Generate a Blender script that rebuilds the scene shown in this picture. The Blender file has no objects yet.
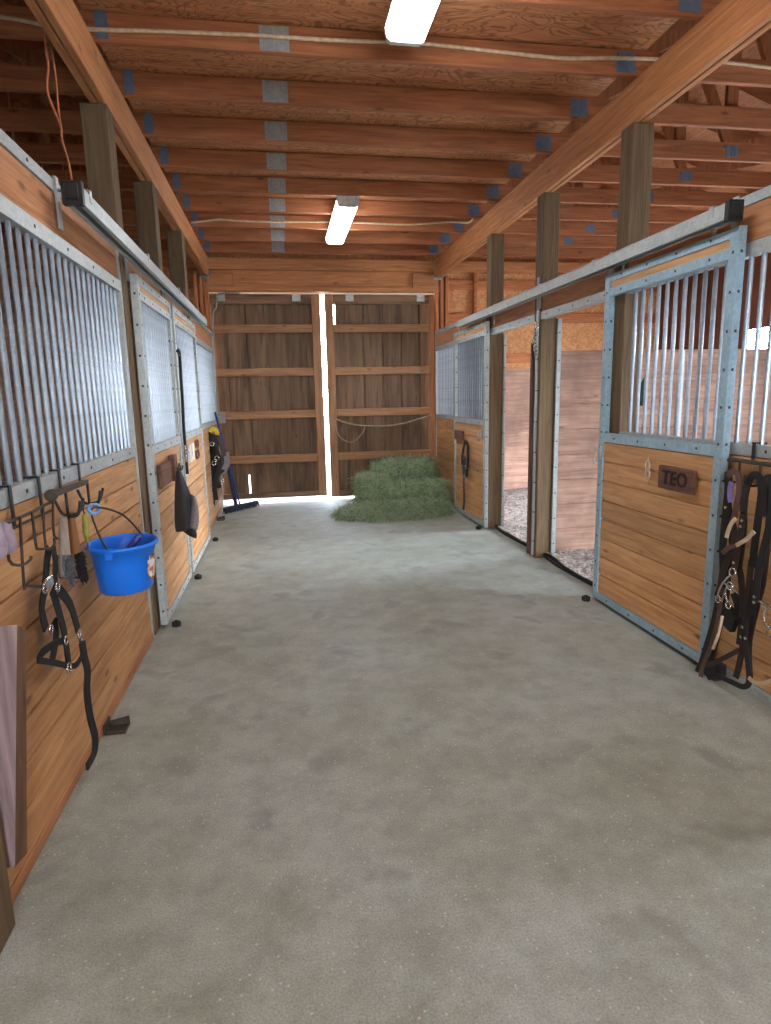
import bpy, math, random
from mathutils import Vector, Matrix
random.seed(7)
C = bpy.context.scene.collection
R = random.random
def U(a, b): return a + (b - a) * R()

# ------------------------------------------------------------------ camera
F, YAW, PIT, ROLL, H = 621.67, .1602, .1839, -.0211, 1.55
fwd = Vector((math.sin(YAW)*math.cos(PIT), math.cos(YAW)*math.cos(PIT), -math.sin(PIT)))
r0 = Vector((math.cos(YAW), -math.sin(YAW), 0)); u0 = r0.cross(fwd)
rt = r0*math.cos(ROLL) + u0*math.sin(ROLL); up = u0*math.cos(ROLL) - r0*math.sin(ROLL)
CAM = Vector((0, 0, H))
def at(px, py, **k):
    """point where the photograph's line of sight meets a plane x=, y= or z="""
    d = fwd + rt*((px-385.5)/F) - up*((py-512)/F)
    (a, v), = k.items(); i = 'xyz'.index(a)
    return CAM + d*((v-CAM[i])/d[i])
cam = bpy.data.cameras.new('camera'); co = bpy.data.objects.new('camera', cam); C.objects.link(co)
m = Matrix((rt, up, -fwd)).transposed().to_4x4(); m.translation = CAM
co.matrix_world = m
cam.sensor_width = 36; cam.lens = F/1024*36; cam.clip_start = .05
bpy.context.scene.camera = co

# ------------------------------------------------------------------ mesh builder
ORG = {}
class MB:
    def __init__(s): s.v, s.f, s.m = [], [], []
    def add(s, vs, fs, mi=0):
        b = len(s.v); s.v += [Vector(p) for p in vs]
        s.f += [tuple(b+i for i in f) for f in fs]; s.m += [mi]*len(fs)
        return s
    def box(s, a, b, mi=0, rot=None, piv=None):
        x0, y0, z0 = a; x1, y1, z1 = b
        vs = [Vector(p) for p in ((x0,y0,z0),(x1,y0,z0),(x1,y1,z0),(x0,y1,z0),(x0,y0,z1),(x1,y0,z1),(x1,y1,z1),(x0,y1,z1))]
        if rot is not None:
            c = Vector(piv) if piv is not None else (Vector(a)+Vector(b))/2
            vs = [c + rot @ (p-c) for p in vs]
        return s.add(vs, [(0,3,2,1),(4,5,6,7),(0,1,5,4),(1,2,6,5),(2,3,7,6),(3,0,4,7)], mi)
    def bar(s, p, q, w, t, side=(0,1,0), mi=0):
        """rectangular bar from p to q, w wide across side, t thick"""
        p, q = Vector(p), Vector(q); d = (q-p).normalized(); a = Vector(side); a = (a - d*a.dot(d)).normalized(); b = d.cross(a)
        vs = [e + a*(i*w/2) + b*(j*t/2) for e in (p, q) for i, j in ((-1,-1),(1,-1),(1,1),(-1,1))]
        return s.add(vs, [(0,1,2,3),(7,6,5,4),(0,4,5,1),(1,5,6,2),(2,6,7,3),(3,7,4,0)], mi)
    def tube(s, pts, r, n=8, mi=0, closed=False):
        pts = [Vector(p) for p in pts]; N = len(pts); rings = []; prev = None
        rr = r if isinstance(r, (list, tuple)) else [r]*N
        for i, p in enumerate(pts):
            a = pts[(i-1) % N] if (closed or i) else p; b = pts[(i+1) % N] if (closed or i < N-1) else p
            d = (b-a).normalized()
            if prev is None:
                prev = d.orthogonal().normalized()
            x = prev - d*prev.dot(d); x = x.normalized() if x.length > 1e-6 else d.orthogonal().normalized(); prev = x; y = d.cross(x)
            rings.append([p + (x*math.cos(2*math.pi*k/n) + y*math.sin(2*math.pi*k/n))*rr[i] for k in range(n)])
        vs = [q for g in rings for q in g]; fs = []
        for i in range(N if closed else N-1):
            for k in range(n):
                j = (i+1) % N; fs.append((i*n+k, i*n+(k+1) % n, j*n+(k+1) % n, j*n+k))
        if not closed: fs += [tuple(range(n-1, -1, -1)), tuple((N-1)*n+k for k in range(n))]
        return s.add(vs, fs, mi)
    def ribbon(s, pts, w, t, nrm, mi=0):
        """flat strap along pts, w wide, t thick, its flat side facing nrm"""
        pts = [Vector(p) for p in pts]; N = len(pts); vs = []; nrm = Vector(nrm).normalized()
        ww = w if isinstance(w, (list, tuple)) else [w]*N; last = None
        for i, p in enumerate(pts):
            d = (pts[min(i+1, N-1)] - pts[max(i-1, 0)]).normalized(); a = d.cross(nrm)
            if a.length < .15: a = last or Vector((0,1,0))
            a.normalize(); last = a; b = a.cross(d).normalized()
            vs += [p + a*(x*ww[i]/2) + b*(y*t/2) for x, y in ((-1,-1),(1,-1),(1,1),(-1,1))]
        fs = [(3,2,1,0), tuple((N-1)*4+k for k in range(4))]
        for i in range(N-1):
            for k in range(4): fs.append((i*4+k, i*4+(k+1) % 4, i*4+4+(k+1) % 4, i*4+4+k))
        return s.add(vs, fs, mi)
    def lathe(s, prof, c, n=24, sx=1, sy=1, mi=0, axis='z', cap=True):
        vs, fs = [], []
        for r, h in prof:
            for k in range(n):
                a = 2*math.pi*k/n; p = (r*math.cos(a)*sx, r*math.sin(a)*sy, h)
                if axis == 'y': p = (p[0], h, p[1])
                if axis == 'x': p = (h, p[0], p[1])
                vs.append(Vector(c)+Vector(p))
        for i in range(len(prof)-1):
            for k in range(n): fs.append((i*n+k, i*n+(k+1) % n, (i+1)*n+(k+1) % n, (i+1)*n+k))
        if cap: fs += [tuple(range(n-1,-1,-1)), tuple((len(prof)-1)*n+k for k in range(n))]
        return s.add(vs, fs, mi)
    def prism(s, out, axis, a, b, mi=0):
        """outline (two free coordinates in xyz order) extruded along axis from a to b"""
        i = 'xyz'.index(axis); vs = []
        for h in (a, b):
            for p in out: q = list(p); q.insert(i, h); vs.append(q)
        n = len(out)
        return s.add(vs, [tuple(range(n)), tuple(range(2*n-1, n-1, -1))] + [(k, k+n, (k+1) % n+n, (k+1) % n) for k in range(n)], mi)
    def ring(s, c, r, t, axis='x', n=16, k=6, sx=1, sy=1):
        pts = []
        for j in range(n):
            a = 2*math.pi*j/n; p = [r*sx*math.cos(a), r*sy*math.sin(a)]; p.insert('xyz'.index(axis), 0); pts.append(Vector(c)+Vector(p))
        return s.tube(pts, t, k, closed=True)
    def build(s, name, mat, parent=None, bevel=0, smooth=False, org=None):
        if org is None:
            if parent is not None: org = ORG[parent]
            else:
                xs = [p.x for p in s.v]; ys = [p.y for p in s.v]
                org = Vector(((min(xs)+max(xs))/2, (min(ys)+max(ys))/2, min(p.z for p in s.v)))
        me = bpy.data.meshes.new(name); me.from_pydata([p-org for p in s.v], [], s.f)
        for x in (mat if isinstance(mat, (list, tuple)) else [mat]): me.materials.append(x)
        me.polygons.foreach_set('material_index', s.m)
        me.update()
        import bmesh
        bm = bmesh.new(); bm.from_mesh(me); bmesh.ops.recalc_face_normals(bm, faces=bm.faces); bm.to_mesh(me); bm.free()
        if smooth: me.polygons.foreach_set('use_smooth', [True]*len(me.polygons))
        o = bpy.data.objects.new(name, me); C.objects.link(o)
        if parent is not None:
            o.parent = parent; o.location = org - ORG[parent]
        else: o.location = org
        ORG[o] = org
        if bevel:
            b = o.modifiers.new('bevel', 'BEVEL'); b.width = bevel; b.segments = 1; b.limit_method = 'ANGLE'
        return o
def tag(o, label, cat, group=None, kind=None):
    o['label'] = label; o['category'] = cat
    if group: o['group'] = group
    if kind: o['kind'] = kind
    return o
def struct(o): o['kind'] = 'structure'; return o
def thing(name, label, cat, loc, group=None, kind=None):
    o = bpy.data.objects.new(name, None); C.objects.link(o); o.location = loc; o.empty_display_size = .1
    ORG[o] = Vector(loc); return tag(o, label, cat, group, kind)
def smooth_path(pts, n=5):
    pts = [Vector(p) for p in pts]; out = []
    for i in range(len(pts)-1):
        p0, p1, p2, p3 = pts[max(i-1,0)], pts[i], pts[i+1], pts[min(i+2,len(pts)-1)]
        for k in range(n):
            t = k/n
            out.append(.5*((2*p1) + (p2-p0)*t + (2*p0-5*p1+4*p2-p3)*t*t + (3*p1-p0-3*p2+p3)*t**3))
    return out + [pts[-1]]

# ------------------------------------------------------------------ materials
def S(r, g, b):
    f = lambda c: (c/255/12.92 if c/255 <= .04045 else ((c/255+.055)/1.055)**2.4)
    return (f(r), f(g), f(b), 1)
class NT:
    def __init__(s, name):
        s.mat = bpy.data.materials.new(name); s.mat.use_nodes = True; s.t = s.mat.node_tree
        s.b = s.t.nodes['Principled BSDF']
    def n(s, typ, **k):
        o = s.t.nodes.new('ShaderNode'+typ)
        for a, v in k.items():
            if a.startswith('i_'):
                key = a[2:]; key = int(key) if key.isdigit() else key.replace('_', ' ')
                if hasattr(v, 'links') or isinstance(v, bpy.types.NodeSocket): s.t.links.new(v, o.inputs[key])
                else: o.inputs[key].default_value = v
            else: setattr(o, a, v)
        return o
    def link(s, a, b): s.t.links.new(a, b)
    def math(s, op, a, b=0, c=0):
        o = s.n('Math', operation=op)
        for i, v in enumerate((a, b, c)):
            if isinstance(v, bpy.types.NodeSocket): s.link(v, o.inputs[i])
            else: o.inputs[i].default_value = v
        return o.outputs[0]
    def mix(s, f, a, b, mode='MIX'):
        o = s.n('Mix', data_type='RGBA', blend_type=mode)
        for i, v in ((0, f), (6, a), (7, b)):
            if isinstance(v, bpy.types.NodeSocket): s.link(v, o.inputs[i])
            else: o.inputs[i].default_value = v
        return o.outputs[2]
    def ramp(s, f, stops):
        o = s.n('ValToRGB'); s.link(f, o.inputs[0]); e = o.color_ramp.elements
        while len(e) < len(stops): e.new(.5)
        for x, (p, c) in zip(e, stops): x.position = p; x.color = c if len(c) == 4 else (*c, 1)
        return o.outputs[0]
    def bump(s, h, d=.02, st=.4):
        o = s.n('Bump', i_Strength=st, i_Distance=d); s.link(h, o.inputs['Height']); s.link(o.outputs[0], s.b.inputs['Normal'])
    def out(s, col, rough=.7, metal=0):
        for k, v in (('Base Color', col), ('Roughness', rough), ('Metallic', metal)):
            if isinstance(v, bpy.types.NodeSocket): s.link(v, s.b.inputs[k])
            else: s.b.inputs[k].default_value = v
        return s.mat
def plain(name, col, rough=.6, metal=0, var=.12, scale=30):
    t = NT(name); tc = t.n('TexCoord').outputs['Object']
    nz = t.n('TexNoise', i_Vector=tc, i_Scale=scale, i_Detail=4.).outputs[0]
    d = tuple(c*(1-var*2) for c in col[:3])+(1,); l = tuple(min(1, c*(1+var*1.5)) for c in col[:3])+(1,)
    t.bump(nz, .004, .3)
    return t.out(t.ramp(nz, [(.3, d), (.7, l)]), rough, metal)
WOODS = {}
def wood(name, dark, light, axis='y', knots=.5, rough=.72, isl=.22, stain=0, fine=1., swirl=0, dirt=0):
    key = name+axis
    if key in WOODS: return WOODS[key]
    t = NT(key); tc = t.n('TexCoord').outputs['Object']
    oi = t.n('ObjectInfo').outputs['Random']; gi = t.n('NewGeometry').outputs['Random Per Island']
    rnd = t.math('ADD', t.math('MULTIPLY', oi, 17.3), t.math('MULTIPLY', gi, 43.7))
    cmb = t.n('CombineXYZ', i_X=rnd, i_Y=rnd, i_Z=rnd).outputs[0]
    vec = t.n('VectorMath', operation='ADD'); t.link(tc, vec.inputs[0]); t.link(cmb, vec.inputs[1]); vec = vec.outputs[0]
    def mp(al, ac):
        o = t.n('Mapping'); t.link(vec, o.inputs[0]); o.inputs['Scale'].default_value = [al if 'xyz'[i] == axis else ac for i in range(3)]
        return o.outputs[0]
    g1 = t.n('TexNoise', i_Vector=mp(1.1, 16), i_Scale=1.6*fine, i_Detail=5., i_Roughness=.62, i_Distortion=.9).outputs[0]
    g2 = t.n('TexNoise', i_Vector=mp(3, 90), i_Scale=1.3*fine, i_Detail=3., i_Roughness=.6).outputs[0]
    mid = tuple((a+b)/2 for a, b in zip(dark, light))
    col = t.ramp(g1, [(.28, dark), (.5, mid), (.72, light)])
    col = t.mix(.35, col, t.ramp(g2, [(.3, (.45,.45,.45)), (.7, (1,1,1))]), 'MULTIPLY')
    if swirl:
        wv = t.n('TexNoise', i_Vector=mp(1.3, 3.2), i_Scale=1.5, i_Detail=2., i_Distortion=1.2).outputs[0]
        rings = t.math('SINE', t.math('MULTIPLY', wv, 95.))
        col = t.mix(swirl, col, t.ramp(t.math('MULTIPLY_ADD', rings, .5, .5), [(.05, (.4,.33,.3)), (.35, (1,1,1))]), 'MULTIPLY')
    if knots:
        vo = t.n('TexVoronoi', i_Vector=mp(2.6, 7), i_Scale=1.).outputs['Distance']
        k = t.ramp(vo, [(.05, (1,1,1)), (.13, (0,0,0))])
        col = t.mix(t.math('MULTIPLY', k, knots), col, tuple(c*.22 for c in dark[:3])+(1,))
    if stain:
        sn = t.n('TexNoise', i_Vector=mp(.7, 5), i_Scale=1.7, i_Detail=4., i_Distortion=.5).outputs[0]
        col = t.mix(t.math('MULTIPLY', t.ramp(sn, [(.5, (0,0,0)), (.64, (1,1,1))]), stain), col, tuple(c*.25 for c in dark[:3])+(1,))
    if dirt:
        dn = t.n('TexNoise', i_Vector=tc, i_Scale=1.4, i_Detail=6., i_Roughness=.65).outputs[0]
        col = t.mix(t.math('MULTIPLY', t.ramp(dn, [(.42, (0,0,0)), (.62, (1,1,1))]), dirt), col, S(96, 74, 62))
    hv = t.n('HueSaturation'); t.link(col, hv.inputs['Color'])
    t.link(t.math('MULTIPLY_ADD', gi, isl*2, 1-isl), hv.inputs['Value'])
    t.bump(g2, .006, .25)
    WOODS[key] = t.out(hv.outputs[0], rough)
    return WOODS[key]
def galv(name='galvanised_steel', col=S(170,178,178), rough=.45, metal=.2):
    t = NT(name); tc = t.n('TexCoord').outputs['Object']
    vo = t.n('TexVoronoi', i_Vector=tc, i_Scale=55.).outputs['Color']
    bw = t.n('RGBToBW'); t.link(vo, bw.inputs[0])
    nz = t.n('TexNoise', i_Vector=tc, i_Scale=7., i_Detail=5., i_Roughness=.7).outputs[0]
    f = t.math('ADD', t.math('MULTIPLY', bw.outputs[0], .35), t.math('MULTIPLY', nz, .65))
    c = t.ramp(f, [(.25, tuple(x*.78 for x in col[:3])), (.55, col), (.8, tuple(min(1, x*1.2) for x in col[:3]))])
    return t.out(c, rough, metal)
M = {}
def PL(ax): return wood('stall_plank_wood', S(171,121,75), S(215,169,117), ax, .75, .6, .18)
def HD(ax): return wood('header_board_wood', S(150,98,62), S(196,140,98), ax, .6, .65, .1)
def CH(ax): return wood('truss_lumber', S(126,74,44), S(182,114,70), ax, .7, .75, .12)
def BM(ax): return wood('beam_lumber', S(156,96,54), S(204,140,88), ax, .55, .7, .1)
def PT(ax): return wood('treated_post_wood', S(80,63,42), S(120,98,70), ax, .4, .8, .08)
def BD(ax): return wood('weathered_door_board', S(96,74,56), S(132,106,82), ax, .6, .85, .22, .5, .6)
def BR(ax): return wood('door_brace_wood', S(130,92,62), S(178,134,98), ax, .6, .8, .12)
def KP(ax): return wood('stall_kick_plank', S(156,116,98), S(206,170,150), ax, .5, .8, .16, 0, 1., 0, .5)
def FR(ax): return wood('framing_lumber', S(158,90,52), S(206,132,82), ax, .5, .75, .12)
M['ply'] = wood('plywood', S(172,104,62), S(216,150,98), 'x', .35, .75, .12, 0, .8, .75)
M['roofply'] = wood('roof_plywood', S(140,84,50), S(186,122,76), 'y', .3, .75, .1, 0, .8, .4)
M['galv'] = galv(); M['galvdoor'] = galv('blue_grey_steel', S(150,180,196))
M['bar'] = galv('steel_bar', S(142,152,162), .33, .5)
M['screw'] = plain('screw_head', S(60,62,64), .5, .4)
M['blackmetal'] = plain('black_metal', S(38,38,40), .45, .3)
M['darkiron'] = plain('dark_iron', S(70,62,54), .55, .5)
M['silver'] = plain('silver_metal', S(190,188,184), .25, .9, .05)
M['plate'] = galv('truss_plate_steel', S(150,152,150), .5, .3); M['bluegusset'] = galv('blue_grey_plate', S(104,122,146), .5, .3)
M['black'] = plain('black_webbing', S(24,23,25), .8)
M['leather'] = plain('dark_leather', S(46,34,32), .5)
M['brownleather'] = plain('brown_leather', S(84,60,54), .5)
M['rawhide'] = plain('pale_rawhide', S(186,168,140), .7)
M['purple'] = plain('purple_webbing', S(120,104,160), .8)
M['blue'] = plain('blue_plastic', S(14,112,226), .35, 0, .04, 6)
M['bluehandle'] = plain('blue_handle_plastic', S(28,58,150), .45)
M['navy'] = plain('navy_broom_head', S(34,44,66), .7)
M['rubber'] = plain('black_rubber', S(34,33,32), .85)
M['white_cable'] = plain('cream_cable_sheath', S(205,180,146), .6)
M['twine'] = plain('orange_twine', S(190,112,76), .9)
M['rope'] = plain('grey_rope', S(160,140,122), .9)
M['conduit'] = plain('grey_conduit', S(140,138,132), .5, .3)
M['greybristle'] = plain('grey_bristle', S(92,92,98), .9, 0, .25, 150)
M['greywood'] = wood('grey_brush_wood', S(112,100,88), S(150,138,124), 'z', 0, .8)
M['brownwood'] = wood('brown_brush_wood', S(110,76,44), S(150,108,66), 'z', 0, .8)
M['lime'] = plain('olive_green_plastic', S(138,140,52), .5)
M['cyan'] = plain('pale_blue_metal', S(120,170,225), .3, .5)
M['sign'] = wood('dark_sign_wood', S(70,44,34), S(112,76,60), 'y', 0, .8)
M['letter'] = plain('burnt_letter', S(32,20,16), .9)
M['letterdark'] = plain('rusty_iron', S(104,66,44), .7, .2)
M['pale'] = plain('pale_strip_paint', S(206,200,186), .6)
M['meshgrey'] = plain('dark_mesh_cloth', S(50,50,54), .9, 0, .2, 120)
M['meshlight'] = plain('light_grey_cloth', S(120,116,116), .9, 0, .15, 80)
M['yellow'] = plain('yellow_webbing', S(196,176,40), .7)
M['greycloth'] = plain('grey_cloth', S(120,118,120), .9)
M['lilac'] = plain('lilac_grey_cloth', S(150,136,150), .9)
M['osb'] = None
t = NT('oriented_strand_board'); tc = t.n('TexCoord').outputs['Object']
v1 = t.n('TexVoronoi', i_Vector=tc, i_Scale=34.).outputs['Color']; b1 = t.n('RGBToBW'); t.link(v1, b1.inputs[0])
n1 = t.n('TexNoise', i_Vector=tc, i_Scale=40., i_Detail=3., i_Distortion=1.5).outputs[0]
M['osb'] = t.out(t.ramp(t.math('ADD', t.math('MULTIPLY', b1.outputs[0], .6), t.math('MULTIPLY', n1, .45)), [(.1, S(168,112,68)), (.5, S(200,142,92)), (.9, S(222,170,120))]), .75)
# near board: purple-grey front face, brown aisle side
M['sideboard'] = wood('brown_board_side', S(84,58,40), S(128,92,64), 'z', .3, .85); M['frontboard'] = wood('purple_grey_board', S(104,84,82), S(156,136,138), 'z', .3, .85)
# concrete
t = NT('worn_concrete'); tc = t.n('TexCoord').outputs['Object']
a = t.n('TexNoise', i_Vector=tc, i_Scale=.8, i_Detail=6., i_Roughness=.6).outputs[0]
b = t.n('TexNoise', i_Vector=tc, i_Scale=5., i_Detail=9., i_Roughness=.72).outputs[0]
c = t.n('TexNoise', i_Vector=tc, i_Scale=150., i_Detail=3., i_Roughness=.7).outputs[0]
col = t.ramp(a, [(.3, S(149,152,138)), (.52, S(164,170,160)), (.75, S(178,187,184))])
col = t.mix(.75, col, t.ramp(b, [(.3, (.55,.54,.49)), (.6, (1,1,1))]), 'MULTIPLY')
col = t.mix(.75, col, t.ramp(c, [(.3, (.62,.62,.6)), (.5, (1,1,1)), (.68, (1.3,1.3,1.3))]), 'MULTIPLY')
d = t.n('TexNoise', i_Vector=tc, i_Scale=3.2, i_Detail=3., i_Roughness=.45, i_Distortion=.3).outputs[0]
col = t.mix(t.math('MULTIPLY', t.ramp(d, [(.6, (0,0,0)), (.68, (1,1,1))]), .32), col, S(98,98,90))
sp = t.n('TexVoronoi', i_Vector=tc, i_Scale=30.).outputs['Distance']
col = t.mix(t.math('MULTIPLY', t.ramp(sp, [(.09, (1,1,1)), (.14, (0,0,0))]), .5), col, S(214,212,200))
t.bump(t.math('ADD', c, b), .006, .35)
M['concrete'] = t.out(col, t.ramp(b, [(.3, (.6,.6,.6)), (.7, (.85,.85,.85))]))
t = NT('shavings'); tc = t.n('TexCoord').outputs['Object']
v1 = t.n('TexVoronoi', i_Vector=tc, i_Scale=45.).outputs['Color']; b1 = t.n('RGBToBW'); t.link(v1, b1.inputs[0])
n1 = t.n('TexNoise', i_Vector=tc, i_Scale=5., i_Detail=5.).outputs[0]
col = t.mix(.6, t.ramp(b1.outputs[0], [(.2, S(150,140,128)), (.6, S(206,198,188)), (.85, S(232,228,222))]), t.ramp(n1, [(.35, (.5,.47,.44)), (.6, (1,1,1))]), 'MULTIPLY')
t.bump(b1.outputs[0], .03, .8); M['shavings'] = t.out(col, .9)
t = NT('outside_ground'); tc = t.n('TexCoord').outputs['Object']
n1 = t.n('TexNoise', i_Vector=tc, i_Scale=1.5, i_Detail=6.).outputs[0]
M['ground'] = t.out(t.ramp(n1, [(.3, S(150,140,122)), (.7, S(196,190,178))]), .95)
def haymat(name, a, b):
    t = NT(name); tc = t.n('TexCoord').outputs['Object']; gi = t.n('NewGeometry').outputs['Random Per Island']
    n1 = t.n('TexNoise', i_Vector=tc, i_Scale=5., i_Detail=4.).outputs[0]
    return t.out(t.ramp(t.math('ADD', t.math('MULTIPLY', gi, .7), t.math('MULTIPLY', n1, .3)), [(.1, a), (.6, b), (.95, S(168,168,120))]), .85)
M['hay'] = haymat('green_hay', S(72,94,66), S(150,172,138))
def emit(name, col, st):
    t = NT(name); t.b.inputs['Emission Color'].default_value = col; t.b.inputs['Emission Strength'].default_value = st
    return t.out((.8,.8,.8,1), .4)
M['lens'] = emit('lamp_lens', (.93,.96,1,1), 30)
M['lampbody'] = plain('white_lamp_metal', S(206,206,200), .5)

# ------------------------------------------------------------------ dimensions
xl, xr, YB = -.91, 2.32, 9.4
XL, XR, YF = -4.6, 6.0, -5.0           # outer walls and the open front of the barn
ZM0, ZM1, ZT0, ZT1, ZH, ZTOP = 1.215, 1.275, 2.195, 2.26, 2.44, 2.49

# ------------------------------------------------------------------ setting
def grid(x0, x1, y0, y1, nx, ny, zf):
    mb = MB(); vs = [(x0+(x1-x0)*i/nx, y0+(y1-y0)*j/ny, zf(x0+(x1-x0)*i/nx, y0+(y1-y0)*j/ny)) for j in range(ny+1) for i in range(nx+1)]
    return mb.add(vs, [(j*(nx+1)+i, j*(nx+1)+i+1, (j+1)*(nx+1)+i+1, (j+1)*(nx+1)+i) for j in range(ny) for i in range(nx)])
struct(MB().box((XL, YF, -.2), (XR, YB+.2, 0)).build('floor', M['concrete'], org=Vector((0,0,0))))
g = MB().box((-40, -45, -.4), (45, YF, -.04)).box((-40, YB+.2, -.4), (45, 55, -.04)).box((-40, YF, -.4), (XL, YB+.2, -.04)).box((XR, YF, -.4), (45, YB+.2, -.04))
struct(g.build('ground', M['ground'], org=Vector((0,0,0))))

def wall_with_holes(x0, x1, y0, y1, z1, holes):
    """side wall as vertical bands around openings (ya, yb, za, zb)"""
    mb = MB(); ys = sorted({y0, y1, *[h[0] for h in holes], *[h[1] for h in holes]})
    for a, b in zip(ys, ys[1:]):
        h = [q for q in holes if q[0] <= a+1e-6 and q[1] >= b-1e-6]
        if not h: mb.box((x0, a, 0), (x1, b, z1))
        else:
            if h[0][2] > 0: mb.box((x0, a, 0), (x1, b, h[0][2]))
            mb.box((x0, a, h[0][3]), (x1, b, z1))
    return mb
SD = wood('inner_siding', S(92,54,42), S(138,86,64), 'z', .4, .8, .15)
holesR = [(1.75, 3.3, 0, 2.25), (6.0, 7.5, 0, 2.3)]
holesL = [(2.5, 3.05, 1.5, 2.0), (6.5, 7.0, 1.5, 2.0)]
struct(wall_with_holes(XR, XR+.04, YF, YB+.15, 3.5, holesR).build('wall_right', SD))
struct(wall_with_holes(XL-.04, XL, YF, YB+.15, 3.5, holesL).build('wall_left', SD))
# back wall: strand board with the doorway, gable above
bw = MB()
for a, b in ((XL, xl-.03), (xr+.05, XR)): bw.box((a, YB+.11, 0), (b, YB+.15, 3.5))
bw.box((xl-.03, YB+.11, 3.14), (xr+.05, YB+.15, 3.5))
bw.prism([(XL, 3.5), (XR, 3.5), (.7, 5.3)], 'y', YB+.11, YB+.15)
struct(bw.build('wall_back', M['osb']))
fw = MB()
for a, b in ((XL, .1), (1.3, XR)): fw.box((a, YF-.04, 0), (b, YF, 3.5))
fw.box((.1, YF-.04, 2.5), (1.3, YF, 3.5))
fw.prism([(XL, 3.5), (XR, 3.5), (.7, 5.3)], 'y', YF-.04, YF)
struct(fw.build('wall_front', M['osb']))
# stall fronts that run on behind the camera
for nm, x in (('wall_left_near', xl-.04), ('wall_right_near', xr)):
    mb = MB()
    for k in range(16): mb.box((x, YF, .03+k*.15), (x+.04, 1.6, .03+k*.15+.145))
    struct(mb.build(nm, PL('y'), bevel=.004))
# framing of the back wall: studs, girts
st = MB()
for a, b in ((XL, xl-.1), (xr+.12, XR)):
    for z in (2.02, 2.62, 3.1): st.box((a, YB+.06, z), (b, YB+.11, z+.14))
    x = a+.5
    while x < b: st.box((x, YB+.02, 1.95), (x+.05, YB+.11, 3.5)); x += 1.1
struct(st.build('trim_1', FR('x'), bevel=.004))
jb = MB()
for s, x in ((-1, xl), (1, xr)):
    for k in range(3): jb.box((x+s*(.02+k*.07), YB+.0-.02*k, 0), (x+s*(.07+k*.07), YB+.11, 3.06 if k == 0 else 3.28))
struct(jb.build('trim_2', FR('z'), bevel=.004))
hb = MB().box((xl-.03, YB-.02, 3.05), (xr+.05, YB+.1, 3.11)).box((xl, YB+.03, 3.11), (xr, YB+.1, 3.34)).box((XL, YB-.03, 3.34), (XR, YB+.11, 3.49))
hb.box((xl-.03, YB-.03, 3.11), (xl+.33, YB+.06, 3.3)).box((xr-.33, YB-.03, 3.11), (xr+.05, YB+.06, 3.3))
struct(hb.build('trim_3', BM('x'), bevel=.004))
# end-wall kick planks in the stalls, and the partitions between the stalls
def planks(mb, x0, x1, y0, y1, z0, z1, n, gap=.008):
    h = (z1-z0)/n
    for k in range(n): mb.box((x0, y0, z0+k*h+gap/2), (x1, y1, z0+(k+1)*h-gap/2))
    return mb.box((x0, y0+(y1-y0)*.45, z0), (x1, y0+(y1-y0)*.55, z1))
struct(planks(MB(), xr+.16, XR, YB+.02, YB+.06, .02, 1.93, 8).build('wall_stall_right_end', KP('x'), bevel=.006))
struct(planks(MB(), XL, xl-.16, YB+.02, YB+.06, .02, 1.93, 8).build('wall_stall_left_end', KP('x'), bevel=.006))
struct(planks(MB(), xr+.15, XR, 5.54, 5.58, .02, 1.93, 8).build('wall_partition_right', KP('x'), bevel=.006))
struct(planks(MB(), XL, xl-.15, 5.54, 5.58, .02, 2.42, 10).build('wall_partition_left', KP('x'), bevel=.006))
# plywood deck over the aisle and the roof
ck = MB()
for k in range(12): ck.box((xl-.05, YF+k*1.22, 3.652), (xr+.05, YF+k*1.22+1.215, 3.67))
struct(ck.build('ceiling', M['ply']))
rf = MB()
for s in (-1, 1):
    xo = XL-.4 if s < 0 else XR+.4
    zo = 5.32-(abs(xo-.7))*.335
    n = Vector((0, 0, .03))
    for k in range(12):
        y0, y1 = YF-.3+k*1.26, YF-.3+k*1.26+1.255
        rf.add([(xo,y0,zo),(.7,y0,5.32),(.7,y1,5.32),(xo,y1,zo),(xo,y0,zo+.03),(.7,y0,5.35),(.7,y1,5.35),(xo,y1,zo+.03)],
               [(0,3,2,1),(4,5,6,7),(0,1,5,4),(1,2,6,5),(2,3,7,6),(3,0,4,7)])
struct(rf.build('roof', M['roofply']))

# ------------------------------------------------------------------ roof trusses
ords = ['nearest', 'second nearest', 'third nearest', 'fourth nearest', 'fifth nearest', 'fifth from the back wall', 'fourth from the back wall', 'third from the back wall', 'second from the back wall', 'closest to the back wall']
def topz(x): return 5.32-abs(x-.7)*.335
ch_m = MB().box((XL, 0, 3.5), (XR, .04, 3.645))
tp_m = MB()
for s in (-1, 1):
    xo = XL-.3 if s < 0 else XR+.3
    tp_m.add([(xo,0,topz(xo)-.16),(.7,0,5.16),(.7,.04,5.16),(xo,.04,topz(xo)-.16),(xo,0,topz(xo)-.005),(.7,0,5.31),(.7,.04,5.31),(xo,.04,topz(xo)-.005)],
               [(0,3,2,1),(4,5,6,7),(0,1,5,4),(1,2,6,5),(2,3,7,6),(3,0,4,7)])
webs = []
for a, b in ((2.27, 3.62), (-.86, -2.21), (3.95, 3.62), (-2.54, -2.21), (3.95, 5.0), (-2.54, -3.6), (2.27, .75), (-.86, .65)):
    webs.append(MB().bar((a, .02, 3.6), (b, .02, topz(b)-.08), .036, .085, (0,1,0)))
webs.append(MB().bar((3.5, .062, 3.58), (3.5, .062, topz(3.5)-.08), .036, .09, (0,1,0)))
webs.append(MB().bar((-2.1, .062, 3.58), (-2.1, .062, topz(-2.1)-.08), .036, .09, (0,1,0)))
def ribplate(x0, x1, z0, z1):
    mb = MB(); n = 7; w = (x1-x0)/n
    for k in range(n): mb.box((x0+k*w, -.003-.002*(k % 2), z0), (x0+k*w+w*.96, 0, z1))
    return mb
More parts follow.
